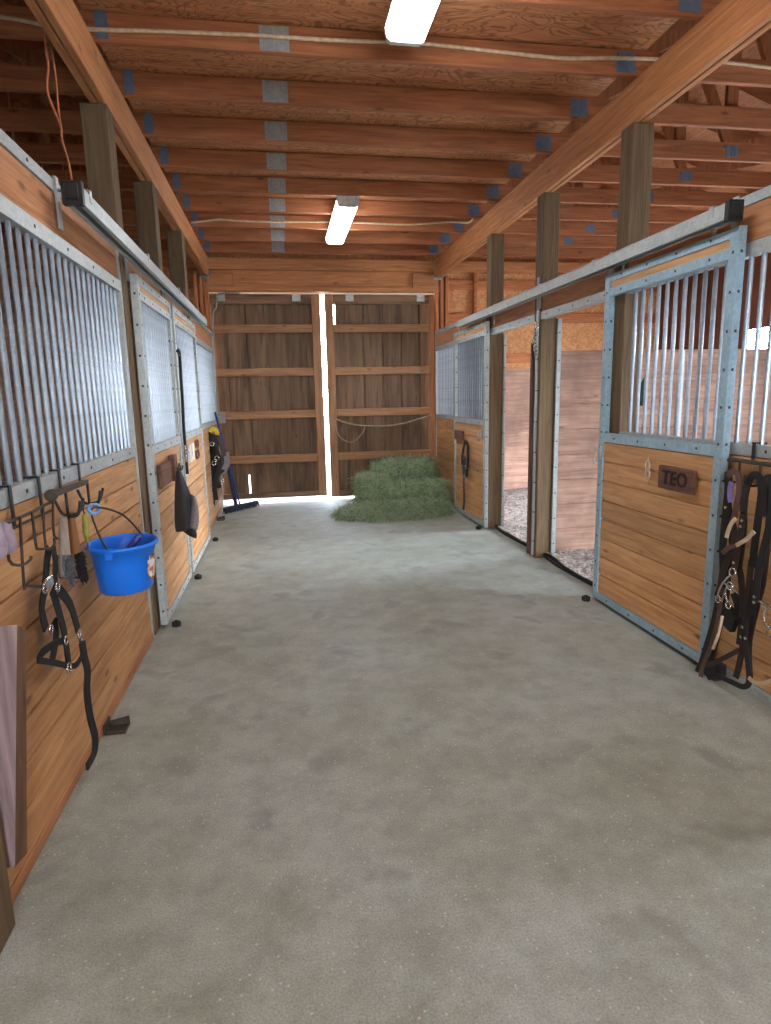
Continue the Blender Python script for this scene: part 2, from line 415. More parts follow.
plates = [ribplate(-.02, .15, 3.506, 3.636), ribplate(2.17, 2.30, 3.515, 3.63), ribplate(-.9, -.835, 3.515, 3.66), ribplate(3.9, 4.02, 3.53, 3.62), ribplate(-2.6, -2.48, 3.53, 3.62)]
O0 = Vector((0,0,0))
shared = None
for k in range(10):
    y = 3.40+.63*k
    tr = thing('roof_truss', 'reddish timber roof truss crossing the ceiling, ' + ords[k] + (' to the camera' if k < 5 else ''), 'roof truss', (0, y, 0), 'roof trusses', 'thing')
    ORG[tr] = O0
    if shared is None:
        shared = [ch_m.build('bottom_chord', CH('x'), tr, .004), tp_m.build('top_chord', CH('x'), tr)] + [w.build('web', CH('z'), tr) for w in webs] + [p.build('connector_plate', M['plate'] if i == 0 else M['bluegusset'], tr) for i, p in enumerate(plates)]
    else:
        for q in shared:
            c2 = q.copy(); C.objects.link(c2); c2.parent = tr

# ------------------------------------------------------------------ beams and posts
for side, xa, s in (('left', xl, -1), ('right', xr, 1)):
    bt = thing('support_beam', f'long double timber beam on posts along the {side} stall row', 'beam', (xa, 2, 3.25), 'support beams', 'thing')
    for k in range(2):
        x0, x1 = sorted((xa+s*(.0+k*.05), xa+s*(.042+k*.05)))
        MB().box((x0, YF, 3.25), (x1, YB-.03, 3.498)).build('beam_ply', BM('y'), bt, .004)
    x0, x1 = sorted((xa+s*.0, xa+s*.1)); MB().box((x0-.01, YB-.036, 3.22), (x1+.01, YB-.02, 3.49)).build('hanger_plate', M['plate'], bt)
postm = {}
def post(x, y, side, label, z1=3.25, w=.15):
    a = x if side > 0 else x-w
    o = MB().box((a, y, 0), (a+w, y+w, z1)).build('timber_post', PT('z'), bevel=.006)
    return tag(o, label, 'post', 'timber posts', 'thing')
post(xl, 4.17, -1, 'square treated timber post between the near left bars and the first left door')
post(xl, 5.5, -1, 'square treated timber post between the two left stall doors')
post(xl, 6.98, -1, 'square treated timber post beyond the second left stall door, nearest the back on the left')
post(xr, 4.055, 1, 'square treated timber post seen through the bars of the TEO door')
post(xr, 5.45, 1, 'square treated timber post between the two open doorways on the right')
post(xr, 6.83, 1, 'square treated timber post on the far side of the far open doorway')
tag(MB().box((-1.02, 1.64, 0), (-.87, 1.79, 3.25)).build('timber_post', PT('z'), bevel=.006), 'rough timber post foot in the bottom left corner', 'post', 'timber posts', 'thing')
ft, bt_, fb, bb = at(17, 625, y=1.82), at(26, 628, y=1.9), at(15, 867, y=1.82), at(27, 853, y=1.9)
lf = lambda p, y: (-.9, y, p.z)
o = MB().add([lf(fb, 1.82), fb, bb, lf(bb, 1.9), lf(ft, 1.82), ft, bt_, lf(bt_, 1.9)], [(0,3,2,1),(4,5,6,7),(0,1,5,4),(2,3,7,6),(3,0,4,7)]).add([fb, bb, bt_, ft], [(0,1,2,3)], 1).build('upright_board', [M['frontboard'], M['sideboard']])
tag(o, 'thick board with a purple-grey front fixed upright at the left edge', 'board')
pp = at(680, 400, y=5.53)
q_ = at(680, 440, y=5.53)
tag(MB().box((pp.x-.02, 5.525, q_.z-.1), (pp.x+.02, 5.536, 1.92)).build('steel_strip', M['galv']), 'pale upright steel strip on the partition seen through the bars above TEO', 'steel strip')
# thin steel edging on the doorway posts
def edging(a, b, label):
    mb = MB().box(a, b); n = 9
    for k in range(n):
        z = a[2]+(b[2]-a[2])*(k+.5)/n; mb.box((a[0]-.002, (a[1]+b[1])/2-.006, z-.006), (a[0], (a[1]+b[1])/2+.006, z+.006), 1)
        mb.box(((a[0]+b[0])/2-.006, a[1]-.002, z-.006), ((a[0]+b[0])/2+.006, a[1], z+.006), 1)
    tag(mb.build('steel_edging', [M['galv'], M['screw']]), label, 'steel edging', 'steel edgings on posts')
edging((xr-.012, 5.49, .02), (xr-.001, 5.53, 2.56), 'tall narrow steel stop on the aisle face of the middle right post')
edging((xr+.151, 5.43, .02), (xr+.19, 5.46, 2.2), 'screwed steel edge strip on the stall side of the middle right post')
edging((xr+.151, 6.81, .02), (xr+.18, 6.84, 2.2), 'pale steel edge strip beside the far right doorway post')

# ------------------------------------------------------------------ stall fronts
def bars(par, x, y0, y1, z0, z1, step=.086, r=.0105):
    n = max(1, round((y1-y0)/step)-1); d = (y1-y0)/(n+1); first = None
    for k in range(n):
        y = y0+d*(k+1)
        if first is None:
            first = MB().tube([(x, y, z0), (x, y, z1)], r, 10).build('bar', M['bar'], par, smooth=False, org=Vector((x, y, z0)))
        else:
            c2 = first.copy(); C.objects.link(c2); c2.parent = par; c2.location = Vector((x, y, z0))-ORG[par]
def screws(mb, x, s, y0, y1, z, n, mi=1):
    for k in range(n):
        y = y0+(y1-y0)*(k+.5)/n; a, b = sorted((x, x+s*.003)); mb.box((a, y-.007, z-.007), (b, y+.007, z+.007), mi)
def board_panel(par, x0, x1, y0, y1, z0, z1, n=8):
    h = (z1-z0)/n; mb = MB()
    for k in range(n): mb.box((x0, y0, z0+k*h+.0052), (x1, y1, z0+(k+1)*h-.0052))
    mb.box(((x0+x1)/2+(-.004 if x0 < 0 else .0), y0+.001, z0+.001), ((x0+x1)/2+(.0 if x0 < 0 else .004), y1-.001, z1-.001))
    return mb.build('plank_panel', PL('y'), par, .0025)
def fixed_panel(side, y0, y1, label):
    s = -1 if side == 'l' else 1; xa = xl if side == 'l' else xr      # s points from the aisle into the stall
    pn = thing('stall_grille', label, 'stall panel', (xa, (y0+y1)/2, 0), 'fixed stall front panels', 'thing')
    X = lambda a, b: tuple(sorted((xa+s*a, xa+s*b)))
    a, b = X(.006, .04); board_panel(pn, a, b, y0, y1, .05, ZM0)
    a, b = X(0, .05)
    for nm, z0, z1 in (('middle_rail', ZM0, ZM1), ('bar_top_rail', ZT0, ZT1), ('top_rail', ZH, ZTOP)):
        mb = MB().box((a, y0, z0), (b, y1, z1)); screws(mb, xa, -s, y0, y1, (z0+z1)/2, 6); mb.build(nm, [M['galv'], M['screw']], pn, .004)
    MB().box((a, y0, 0.0), (b, y1, .05)).build('bottom_rail', HD('y') if side == 'l' else M['galv'], pn, .004)
    c, d = X(.008, .042); MB().box((c, y0, ZT1), (d, y1, ZH)).build('header_board', HD('y'), pn, .004)
    for yy in (y0, y1-.03): MB().box((a-.001, yy, .0), (b+.001, yy+.03, ZTOP)).build('end_channel', M['galv'], pn, .003) if (side == 'l' and 4.0 < yy < 4.2) or yy > 9 else None
    bars(pn, xa+s*.026, y0, y1, ZM1-.005, ZT0+.005, .086, .0105 if side == 'l' else .0125)
    return pn
fixed_panel('l', 1.79, 4.12, 'barred stall panel holding the blue bucket and hooks in the left foreground')
fixed_panel('l', 7.14, 9.36, 'narrow far barred panel on the left beside the back doors')
fixed_panel('r', 1.72, 4.05, 'barred panel hung with bridles at the right edge of the frame')
fixed_panel('r', 6.99, 9.36, 'fixed barred panel on the right directly behind the hay')
# headers over the doorways
def header(side, y0, y1, label):
    s = -1 if side == 'l' else 1; xa = xl if side == 'l' else xr
    hd = thing('door_header', label, 'door header', (xa, (y0+y1)/2, ZT0), 'headers over the stall doorways', 'thing')
    X = lambda a, b: tuple(sorted((xa+s*a, xa+s*b)))
    c, d = X(.008, .042); MB().box((c, y0, ZT1), (d, y1, ZTOP)).build('header_board', HD('y'), hd, .004)
    a, b = X(0, .05); mb = MB().box((a, y0, ZT0), (b, y1, ZT1)); screws(mb, xa, -s, y0, y1, (ZT0+ZT1)/2, 5)
    mb.build('header_rail', [M['galv'], M['screw']], hd, .004)
header('l', 4.32, 5.5, 'wooden header above the first left stall door')
header('l', 5.65, 6.98, 'wooden header above the second left stall door')
header('r', 4.21, 5.45, 'wooden header spanning the nearer open doorway on the right')
header('r', 5.6, 6.83, 'wooden header spanning the farther open doorway on the right')

def stall_door(side, y0, y1, label, mat, xf, barred=True):
    """xf: x of the face that looks into the aisle"""
    s = -1 if side == 'l' else 1
    dr = thing('sliding_stall_door', label, 'stall door', (xf, (y0+y1)/2, .03), 'sliding stall doors', 'thing')  # a sliding door of the stall front
    X = lambda a, b: tuple(sorted((xf+s*a, xf+s*b)))
    a, b = X(0, .045)
    for yy in (y0, y1-.062):
        mb = MB().box((a, yy, .03), (b, yy+.062, 2.335))
        for k in range(12):
            z = .12+k*.19; p, q = sorted((xf, xf-s*.003)); mb.box((p, yy+.024, z), (q, yy+.038, z+.014), 1)
            mb.box((xf+s*.022-.007, yy-.003, z), (xf+s*.022+.007, yy, z+.014), 1)
        mb.build('stile', [mat, M['screw']], dr, .003)
    i0, i1 = y0+.062, y1-.062
    c, d = X(.002, .043)
    for nm, z0, z1 in (('top_rail', 2.287, 2.333), ('bar_top_rail', 2.19, 2.243), ('middle_rail', 1.2, 1.262), ('bottom_rail', .032, .085)):
        mb = MB().box((c, i0, z0), (d, i1, z1)); screws(mb, xf+s*.002, -s, i0, i1, (z0+z1)/2, 4); mb.build(nm, [mat, M['screw']], dr, .003)
    e, f = X(.01, .035); MB().box((e, i0, 2.243), (f, i1, 2.287)).build('top_board', PL('y'), dr)
    board_panel(dr, e, f, i0, i1, .085, 1.2)
    if barred: bars(dr, xf+s*.024, i0, i1, 1.258, 2.195)
    for yy in (y0+.2, y1-.2):
        MB().box((xf+s*.012, yy-.012, 2.335), (xf+s*.018, yy+.012, 2.41)).build('hanger_strap', M['galv'], dr)
    return dr
d1 = stall_door('l', 4.28, 5.49, 'closed barred stall door on the left carrying the dark mesh mask', M['galv'], -.85)
d2 = stall_door('l', 5.6, 7.0, 'closed barred stall door on the left carrying the pale strips', M['galv'], -.85)
d3 = stall_door('r', 2.91, 4.2, 'open-topped sliding stall door carrying the TEO sign', M['galvdoor'], 2.25, False)
d4 = stall_door('r', 6.78, 8.08, 'open sliding stall door beside the hay on the right', M['galv'], 2.25)
# latches (parts of the doors)
def latch(dr, x, y, z, s):
    mb = MB().box((x-.012, y-.015, z-.05), (x+.002, y+.015, z+.05)).tube(smooth_path([(x-.01*1, y, z+.03), (x-.04, y, z+.03), (x-.045, y, z-.06), (x-.02, y, z-.075)]), .006, 6)
    mb.build('latch', M['galv'], dr)
latch(d3, 2.25, 4.17, 1.12, 1); latch(d4, 2.25, 6.9, 1.1, 1)
mb = MB().tube(smooth_path([(-.85, 5.5, 1.12), (-.81, 5.5, 1.12), (-.805, 5.5, 1.04)]), .006, 6); mb.build('latch', M['galv'], d1)

# tracks
def track(side, y0, y1, label):
    s = -1 if side == 'l' else 1; xf = xl+.14 if side == 'l' else xr-.14
    tk = thing('door_track', label, 'door track', (xf, (y0+y1)/2, 2.36), 'sliding door tracks')
    X = lambda a, b: tuple(sorted((xf+s*a, xf+s*b)))
    a, b = X(0, .075); t_ = .004
    prof = [(a, 2.365), (a, 2.43), (a+.012, 2.445), (b-.012, 2.445), (b, 2.43), (b, 2.365), (b-.024, 2.365), (b-.024, 2.371), (b-t_, 2.371), (b-t_, 2.428), (b-.014, 2.44), (a+.014, 2.44), (a+t_, 2.428), (a+t_, 2.371), (a+.024, 2.371), (a+.024, 2.365)]
    MB().prism(prof, 'y', y0, y1).build('rail', M['galv'], tk)
    MB().box((a-.004, y0-.012, 2.355), (b+.004, y0+.02, 2.45)).box((a+.01, y0-.018, 2.375), (b-.01, y0-.012, 2.435)).build('end_cap', M['blackmetal'], tk, .006)
    y = y0+.12
    while y < y1:
        p, q = X(-.004, .14); mb = MB().box((p, y-.015, 2.445), (q, y+.015, 2.451)); p, q = X(-.004, 0); mb.box((p, y-.015, 2.40), (q, y+.015, 2.451))
        p, q = X(.128, .138)
        mb.box((p, y-.018, 2.29), (q, y+.018, 2.5))
        mb.build('bracket', M['galv'], tk); y += 1.22
    return tk
track('l', 2.94, 7.42, 'long steel sliding door track along the left stalls')
track('r', 2.91, 7.7, 'long steel sliding door track along the right stalls')

# floor guides
def guide(x, y, label, s):
    mb = MB().lathe([(.028, 0), (.032, .008), (.032, .03), (.02, .036)], (x, y, 0), 14).box((x-.01, y-.01, .036), (x+.01, y+.01, .042))
    tag(mb.build('door_guide', M['rubber']), label, 'door guide', 'floor guides under the doors')
guide(-.8, 4.32, 'black roller guide at the near foot of the first left door', 1)
guide(-.8, 5.5, 'black roller guide between the feet of the two left doors', 1)
guide(-.8, 7.0, 'black roller guide at the far foot of the second left door', 1)
guide(2.2, 4.2, 'black roller guide at the far foot of the TEO door', -1)
guide(2.2, 6.84, 'black roller guide at the foot of the door beside the hay', -1)
def bracket(x, y, label):
    mb = MB().box((x, y, 0), (x+.1, y+.09, .012)).box((x, y, 0), (x+.012, y+.09, .055)).prism([(x, .0), (x+.1, .0), (x+.1, .05), (x, .03)], 'y', y+.08, y+.09)
    tag(mb.build('floor_bracket', M['darkiron'], bevel=.003), label, 'bracket', 'iron brackets along the left wall')
bracket(-.905, 2.88, 'dark iron floor bracket at the wall below the blue bucket')
bracket(-.905, 8.2, 'small dark floor bracket by the far left panel')
o = MB().box((2.225, 2.8, 0), (2.3, 2.89, .09)).box((2.235, 2.788, .02), (2.29, 2.8, .07)).build('door_stop', M['blackmetal'], bevel=.006)
tag(o, 'dark box stop on the floor beneath the hanging bridles', 'door stop')
# rubber strips at the open doorways
for y0, y1, lb in ((4.26, 5.44, 'black rubber threshold strip at the nearer right doorway'), (5.62, 6.82, 'black rubber threshold strip at the farther right doorway')):
    pts = [(2.4+.03*math.sin(i*.9)*.4, y0+(y1-y0)*i/8, .02+.006*math.sin(i*1.7)) for i in range(9)]
    tag(MB().ribbon(smooth_path(pts, 3), .05, .018, (1, 0, .4)).build('threshold_strip', M['rubber']), lb, 'threshold strip', 'rubber threshold strips')
def bed(x, y):
    return .035+.018*math.sin(x*5.1+1.3*math.sin(y*3.7))+.012*math.sin(y*9.3+x*4)+.01*R()
def bedding(y0, y1, label):
    mb = grid(xr+.1, XR-.02, y0, y1, 70, 70, bed)
    for _ in range(2600):
        x, y = U(xr+.12, XR-.5), U(y0, y1); z = bed(x, y)+.012; a = U(0, 6.28); l = U(.015, .04); w = U(.008, .02)
        dx, dy = math.cos(a)*l, math.sin(a)*l; ex, ey = -math.sin(a)*w, math.cos(a)*w
        mb.add([(x,y,z),(x+dx,y+dy,z+U(-.01,.02)),(x+dx+ex,y+dy+ey,z+U(-.005,.02)),(x+ex,y+ey,z)], [(0,1,2,3)])
    o = mb.build('wood_shavings', M['shavings'], smooth=False); tag(o, label, 'bedding', None, 'stuff')
bedding(1.8, 5.53, 'pale wood shavings covering the nearer right stall floor'); bedding(5.6, YB+.02, 'pale wood shavings covering the farther right stall floor')

# ------------------------------------------------------------------ back doors
def barn_door(x0, x1, z0, meet, label, seed, slits=()):
    random.seed(seed)
    bdr = thing('sliding_barn_door', label, 'barn door', ((x0+x1)/2, YB+.2, 0), 'sliding barn doors at the back', 'thing')  # one leaf of the sliding barn doors
    mb = MB(); x = x0; j = 0
    while x < x1-.02:
        w = min(.285, x1-x); y0 = YB+.192
        xa_, xb_ = x+.013, x+w-.013; out = [(xa_, z0), (xb_, z0), (xb_, 3.1), (xa_, 3.1)]
        for sx, za, zb in slits:
            if xa_ < sx < xb_: out = [(xa_, z0), (sx-.012, z0), (sx-.012, zb), (sx+.012, zb), (sx+.012, z0), (xb_, z0), (xb_, 3.1), (xa_, 3.1)] if za < .2 else [(xa_, z0), (xb_, z0), (xb_, 3.1), (sx+.016, 3.1), (sx+.016, za), (sx-.016, za), (sx-.016, 3.1), (xa_, 3.1)]
        mb.prism(out, 'y', y0, y0+.022)
        if x+w < x1-.03: mb.box((x+w-.035, YB+.215, z0), (x+w+.035, YB+.23, 3.08))
        x += w
    mb.build('door_boards', BD('z'), bdr)
    sx0, sx1 = (x1-.125, x1) if meet > 0 else (x0, x0+.125)
    MB().box((sx0, YB+.145, z0), (sx1, YB+.19, 3.04)).build('meeting_stile', BR('z'), bdr, .005)
    bx0, bx1 = (x0, sx0-.002) if meet > 0 else (sx1+.002, x1)
    for z in (2.50, 1.88, 1.26, .6): MB().box((bx0, YB+.15, z), (bx1, YB+.19, z+.115)).build('brace', BR('x'), bdr, .005)
    MB().box((bx0, YB+.15, 2.9), (bx1, YB+.19, 3.04)).build('top_brace', BD('x'), bdr, .005)
    MB().box((bx0, YB+.15, z0), (bx1, YB+.19, z0+.09)).build('bottom_brace', BD('x'), bdr, .005)
    if meet < 0: MB().box((x1-.09, YB+.14, z0), (x1, YB+.15, 3.04)).build('edge_board', BR('z'), bdr, .004)
    for q in (.16, .86):
        xx = bx0+(bx1-bx0)*q
        mb = MB().box((xx-.06, YB+.14, 2.94), (xx+.06, YB+.148, 3.04))
        rh = mb.build('roller_hanger', M['galv'], bdr)
        for e in (-.03, .03): MB().lathe([(.03,-.015),(.03,.015)], (xx+e, YB+.14, 3.02), 12, axis='y').build('roller', M['galv'], rh)
    return bdr
barn_door(-1.02, .635, .055, 1, 'left half of the tall weathered plank doors at the back', 3, ((-.53, .1, .42),))
barn_door(.70, 2.36, .03, -1, 'right half of the tall weathered plank doors, behind the hay', 5, ((.84, 2.62, 3.0),))
random.seed(11)
o = MB().box((xl-.1, YB+.125, 3.035), (xr+.1, YB+.18, 3.06)).build('overhead_rail', M['galv'])
tag(o, 'thin steel rail along the top of the back doors', 'rail')
# conduit left of the back doors
pts = [at(240, 293, y=YB-.02), at(219, 294, y=YB-.03), at(217, 300, y=YB-.04), at(216, 308, y=YB-.04), at(213, 316, y=YB-.05), at(214, 360, y=YB-.05), at(218, 405, y=YB-.05), at(219, 413, y=YB-.05)]
cd = thing('electrical_conduit', 'grey electrical conduit running down left of the back doors', 'conduit', at(219, 413, y=YB-.05))
MB().tube(smooth_path(pts, 4), .012, 8).build('pipe', M['conduit'], cd, smooth=True)
p = at(222, 417, y=YB-.05); MB().box((p.x-.06, YB-.08, p.z-.09), (p.x+.05, YB-.02, p.z+.06)).build('outlet_box', M['conduit'], cd, .006)
# rope on the right back door
y = YB+.13
rp = [at(a, b, y=y) for a, b in ((336,419),(347,423),(361,425.5),(383,426),(400,424),(412,421),(431,415))]
r2 = [at(a, b, y=y-.015) for a, b in ((335,420),(336,428),(340,437),(346,441),(352,442),(358,438),(363,432),(365,427))]
o = MB().tube(smooth_path(rp, 5), .012, 7).tube(smooth_path(r2, 5), .01, 7).build('rope', M['rope'], smooth=True)
tag(o, 'thin pale rope draped in a loop across the right back door', 'rope')

# ------------------------------------------------------------------ hay
def strands(mb, pts_n, n, l0=.12, l1=.36, w=.0042):
    for _ in range(n):
        p, nr = pts_n(); a = Vector((U(-1,1), U(-1,1), U(-1,1))); a = (a - nr*a.dot(nr)*.75).normalized()
        l = U(l0, l1); b = a.cross(nr); b = (b if b.length > .01 else Vector((0,0,1))).normalized()*w*U(.6,1.4)
        q0 = p-a*l/2; q1 = p+nr*U(.004,.045); q2 = p+a*l/2+nr*U(-.02,.06)
        mb.add([q0-b, q0+b, q1+b, q1-b, q2+b*.3, q2-b*.3], [(0,1,2,3),(3,2,4,5)])
def bale(c, sx, sy, sz, rz, label, n):
    rot = Matrix.Rotation(rz, 3, 'Z'); mb = MB(); N = 12
    def surf(i, u, v):
        q = [0,0,0]; k = i//2; q[k] = 1 if i % 2 else -1; q[(k+1) % 3] = u; q[(k+2) % 3] = v
        q = Vector(q); l4 = (abs(q.x)**6+abs(q.y)**6+abs(q.z)**6)**(1/6); q = q/l4
        bmp = 1+.09*math.sin(q.x*7+c[0]*3)*math.sin(q.y*6+1)+.05*math.sin(q.z*9+q.x*5)
        p = Vector((q.x*sx/2*bmp, q.y*sy/2*bmp, q.z*sz/2*bmp)); nn = Vector((q.x**3/sx, q.y**3/sy, q.z**3/sz)).normalized()
        return rot@p+Vector(c), rot@nn
    for i in range(6):
        vs = [surf(i, -1+2*a/N, -1+2*b/N)[0] for b in range(N+1) for a in range(N+1)]
        mb.add(vs, [(b*(N+1)+a, b*(N+1)+a+1, (b+1)*(N+1)+a+1, (b+1)*(N+1)+a) for b in range(N) for a in range(N)])
    strands(mb, lambda: surf(random.choice((0,1,2,2,2,4,5,5,5)), U(-1,1), U(-1,1)), n)
    o = mb.build('hay_bale', M['hay']); tag(o, label, 'hay bale', 'hay bales by the back door'); return o
bale((1.2, 8.38, .245), .44, .44, .45, .04, 'left upright block of green hay against the back door', 2800)
bale((1.81, 8.35, .19), .74, .42, .34, -.03, 'long green hay block lying in front at the right wall', 3000)
bale((1.74, 8.88, .33), .88, .5, .58, .03, 'taller green hay block heaped at the back right corner', 2600)
def hh(x, y):
    e = ((x-1.45)/.83)**2+((y-8.0)/.42)**2
    z = .15*max(0, 1-e)**.6*(1+.35*math.sin(x*7.3+1)*math.sin(y*9+x*3))
    return z
mb = grid(.6, 2.2, 7.55, 8.45, 46, 34, hh)
mb.v = [p if p.z > .004 else Vector((p.x, p.y, -.01)) for p in mb.v]
def hp():
    while True:
        x, y = U(.6, 2.14), U(7.55, 8.5)
        if ((x-1.45)/.83)**2+((y-8.0)/.42)**2 < U(.6, 1.3): break
    return Vector((x, y, hh(x, y)+.012)), Vector((U(-.2,.2), U(-.5,0), 1)).normalized()
strands(mb, hp, 7000, .08, .24)
o = mb.build('loose_hay', M['hay']); tag(o, 'loose green hay spilled on the floor before the hay blocks', 'hay', None, 'stuff')

# ------------------------------------------------------------------ ceiling lights and cables
def lamp(y0, y1, label):
    lp = thing('ceiling_light', label, 'ceiling light', (.75, (y0+y1)/2, 3.4), 'long ceiling lights')
    hs = MB().box((.645, y0, 3.455), (.855, y1, 3.497)).build('housing', M['lampbody'], lp, .004)
    prof = [(.64, 3.46), (.65, 3.415), (.67, 3.4), (.83, 3.4), (.85, 3.415), (.86, 3.46)]
    MB().prism(prof, 'y', y0+.03, y1-.03).build('diffuser', M['lens'], lp)
    for a, b in ((y0-.004, y0+.03), (y1-.03, y1+.004)):
        MB().prism([(.637, 3.462), (.647, 3.412), (.669, 3.396), (.831, 3.396), (.853, 3.412), (.863, 3.462)], 'y', a, b).build('end_cap', M['lampbody'], hs)
lamp(2.12, 3.66, 'glowing white ceiling light cut by the top edge of the frame')
lamp(6.54, 8.1, 'glowing white ceiling light in the middle of the ceiling')
lamp(-2.34, -.8, 'added third white ceiling light, unseen over the aisle behind the camera')  # added fill lamp out of view, brightens the near floor
def cable(pts, r, mat, name, label, cat, n=6):
    return tag(MB().tube(smooth_path(pts, n), r, 7).build(name, mat, smooth=True), label, cat)
yk = 4.03-.012
cable([at(a, b, y=yk) for a, b in ((-6,16),(20,20),(46,25),(70,27),(95,29.5),(150,31),(250,35),(330,40),(420,43.5),(500,52),(560,58),(610,58),(655,59),(700,60),(740,64),(790,70))], .011, M['white_cable'], 'cable', 'cream cable strung along the near truss above both beams', 'cable')
yk = 7.81-.012
cable([at(a, b, y=yk) for a, b in ((191,222.5),(205,221),(219,219.5),(240,221),(275,222),(320,222),(360,223),(410,224.5),(450,222),(468,222.5),(473,218),(476,214))], .011, M['white_cable'], 'cable', 'cream cable strung along a truss beside the middle ceiling light', 'cable')
yk = 6.5
cable([at(a, b, x=-1.06) for a, b in ((44,18),(45,40),(48,65),(47,90),(54,110),(61,128),(62,140),(68,160),(72,181))], .006, M['twine'], 'baling_twine', 'orange twine hanging knotted from the left beam to the track end', 'twine')
cable([at(a, b, x=-1.05) for a, b in ((50,30),(52,50),(56,80),(58,105),(61,128))], .005, M['twine'], 'baling_twine', 'shorter second strand of orange twine by the left beam', 'twine')

# ------------------------------------------------------------------ things on the left wall
NL = (1, 0, 0)   # flat side of a strap on the left wall
def PX(pts, x): return [at(a, b, x=x) for a, b in pts]
def flat_hook(mb, y, z0, w=.022):
    """strap hook over the middle rail, hanging down to z0"""
    mb.ribbon([(xl-.055, y, ZM1-.03), (xl-.055, y, ZM1+.006), (xl-.045, y, ZM1+.012), (xl+.004, y, ZM1+.012), (xl+.012, y, ZM1+.004), (xl+.012, y, z0)], w, .005, (0, 0, 0) if False else (0.01, 0, 1))
def strap_hook(mb, y, z0, w=.022):
    mb.box((xl-.056, y-w/2, ZM1-.03), (xl-.051, y+w/2, ZM1+.012)).box((xl-.056, y-w/2, ZM1+.006), (xl+.014, y+w/2, ZM1+.012)).box((xl+.008, y-w/2, z0), (xl+.014, y+w/2, ZM1+.012))
rk = thing('wire_rack', 'rusty wire loop rack hooked over the near left rail', 'wire rack', (xl+.05, 2.28, .95))
for yy in (2.21, 2.46):
    mb = MB(); strap_hook(mb, yy, 1.14); mb.build('rail_hook', M['blackmetal'], rk, .002)
x0 = xl+.05
mb = MB().tube(PX(((4,524),(30,513),(53,501)), x0), .006, 6).tube(PX(((4,533),(30,520),(53,510)), x0), .005, 6)
mb.build('rack_bar', M['darkiron'], rk)
for pts in (((8,523),(9,560),(22,565),(30,560),(31,556)), ((20,517),(24,584),(27,586),(44,586)), ((32,512),(36,545),(39,549),(50,548)), ((43,507),(46,548),(54,545),(54,538)), ((53,501),(54,535),(60,538))):
    MB().tube(smooth_path(PX(pts, x0+.01), 3), .005, 6).build('wire_loop', M['darkiron'], rk)
hr = thing('hook_rack', 'short iron bar with double prong hooks on the near left rail', 'hook rack', (xl+.05, 2.75, 1.1))
for yy in (2.68, 2.93):
    mb = MB(); strap_hook(mb, yy, 1.19); mb.build('rail_hook', M['blackmetal'], hr, .002)
a, b = at(52, 495, x=xl+.06), at(85, 482, x=xl+.06)
hbar = MB().bar(a, b, .025, .02, (1,0,0)).lathe([(.022,-.02),(.022,.005)], a, 12, axis='y').build('bar', M['darkiron'], hr, .003)
def prong(y, z, nm='prong_hook'):
    mb = MB(); x = xl+.06
    mb.tube([(x, y, z+.02), (x, y, z-.1)], .006, 6)
    for s in (-1, 1):
        mb.tube(smooth_path([(x, y, z-.085), (x+.01+s*.03, y+s*.005, z-.075), (x+s*.05+.01, y+s*.01, z-.02)], 5), .006, 6)
    mb.tube(smooth_path([(x, y, z-.09), (x+.035, y, z-.085), (x+.05, y, z-.03)], 5), .006, 6)
    mb.build(nm, M['blackmetal'], hbar, smooth=True)
prong(2.58, 1.2); prong(2.86, 1.2)
# brushes
def brush(ptop, pbot, x, mh, mbk, label):
    p, q = at(*ptop, x=x), at(*pbot, x=x); d = q-p
    br = thing('grooming_brush', label, 'brush', q, 'brushes on the hook rack')
    m1 = p+d*.62
    MB().ribbon([p, p+d*.2, p+d*.5, p+d*.75, q-d*.03], [.028,.032,.04,.05,.046], .02, (.9,-.5,0)).build('handle', mh, br, .004)
    mb = MB()
    mb.ribbon([m1, m1+d*.15, q], [.04,.046,.036], .034, (.9,-.5,0))
    for _ in range(220):
        f = U(.62, 1.0); c = p+d*f+Vector((.018, -.02, 0))+Vector((U(-.01,.012), U(-.018,.018), 0)); mb.bar(c, c+Vector((U(.004,.016), U(-.02,-.004), U(-.03,.0))), .003, .003)
    mb.build('bristles', mbk, br)
brush((63,517), (66,578), xl+.08, M['greywood'], M['greybristle'], 'grey wooden brush with grey bristles hanging on the hook rack')
brush((70,512), (80,577), xl+.05, M['brownwood'], M['black'], 'brown wooden brush with black bristles behind the grey one')
# hoof pick
p = at(85, 517, x=xl+.09); hk = thing('hoof_pick', 'olive green handled hoof pick above the blue bucket rim', 'hoof pick', p)
MB().tube(smooth_path([at(84.5,514,x=xl+.09), at(85.5,522,x=xl+.09), at(86,532,x=xl+.09), at(87.5,542,x=xl+.09)], 4), [.007,.01,.013,.013,.013,.014,.014,.013,.013,.012,.01,.009,.007], 8).build('handle', M['lime'], hk, smooth=True)
MB().tube(PX(((87.5,542),(88,547),(86,549)), xl+.09), .004, 6).tube(smooth_path(PX(((84.5,514),(83,508),(85,504)), xl+.09), 3), .003, 6).build('pick', M['darkiron'], hk)
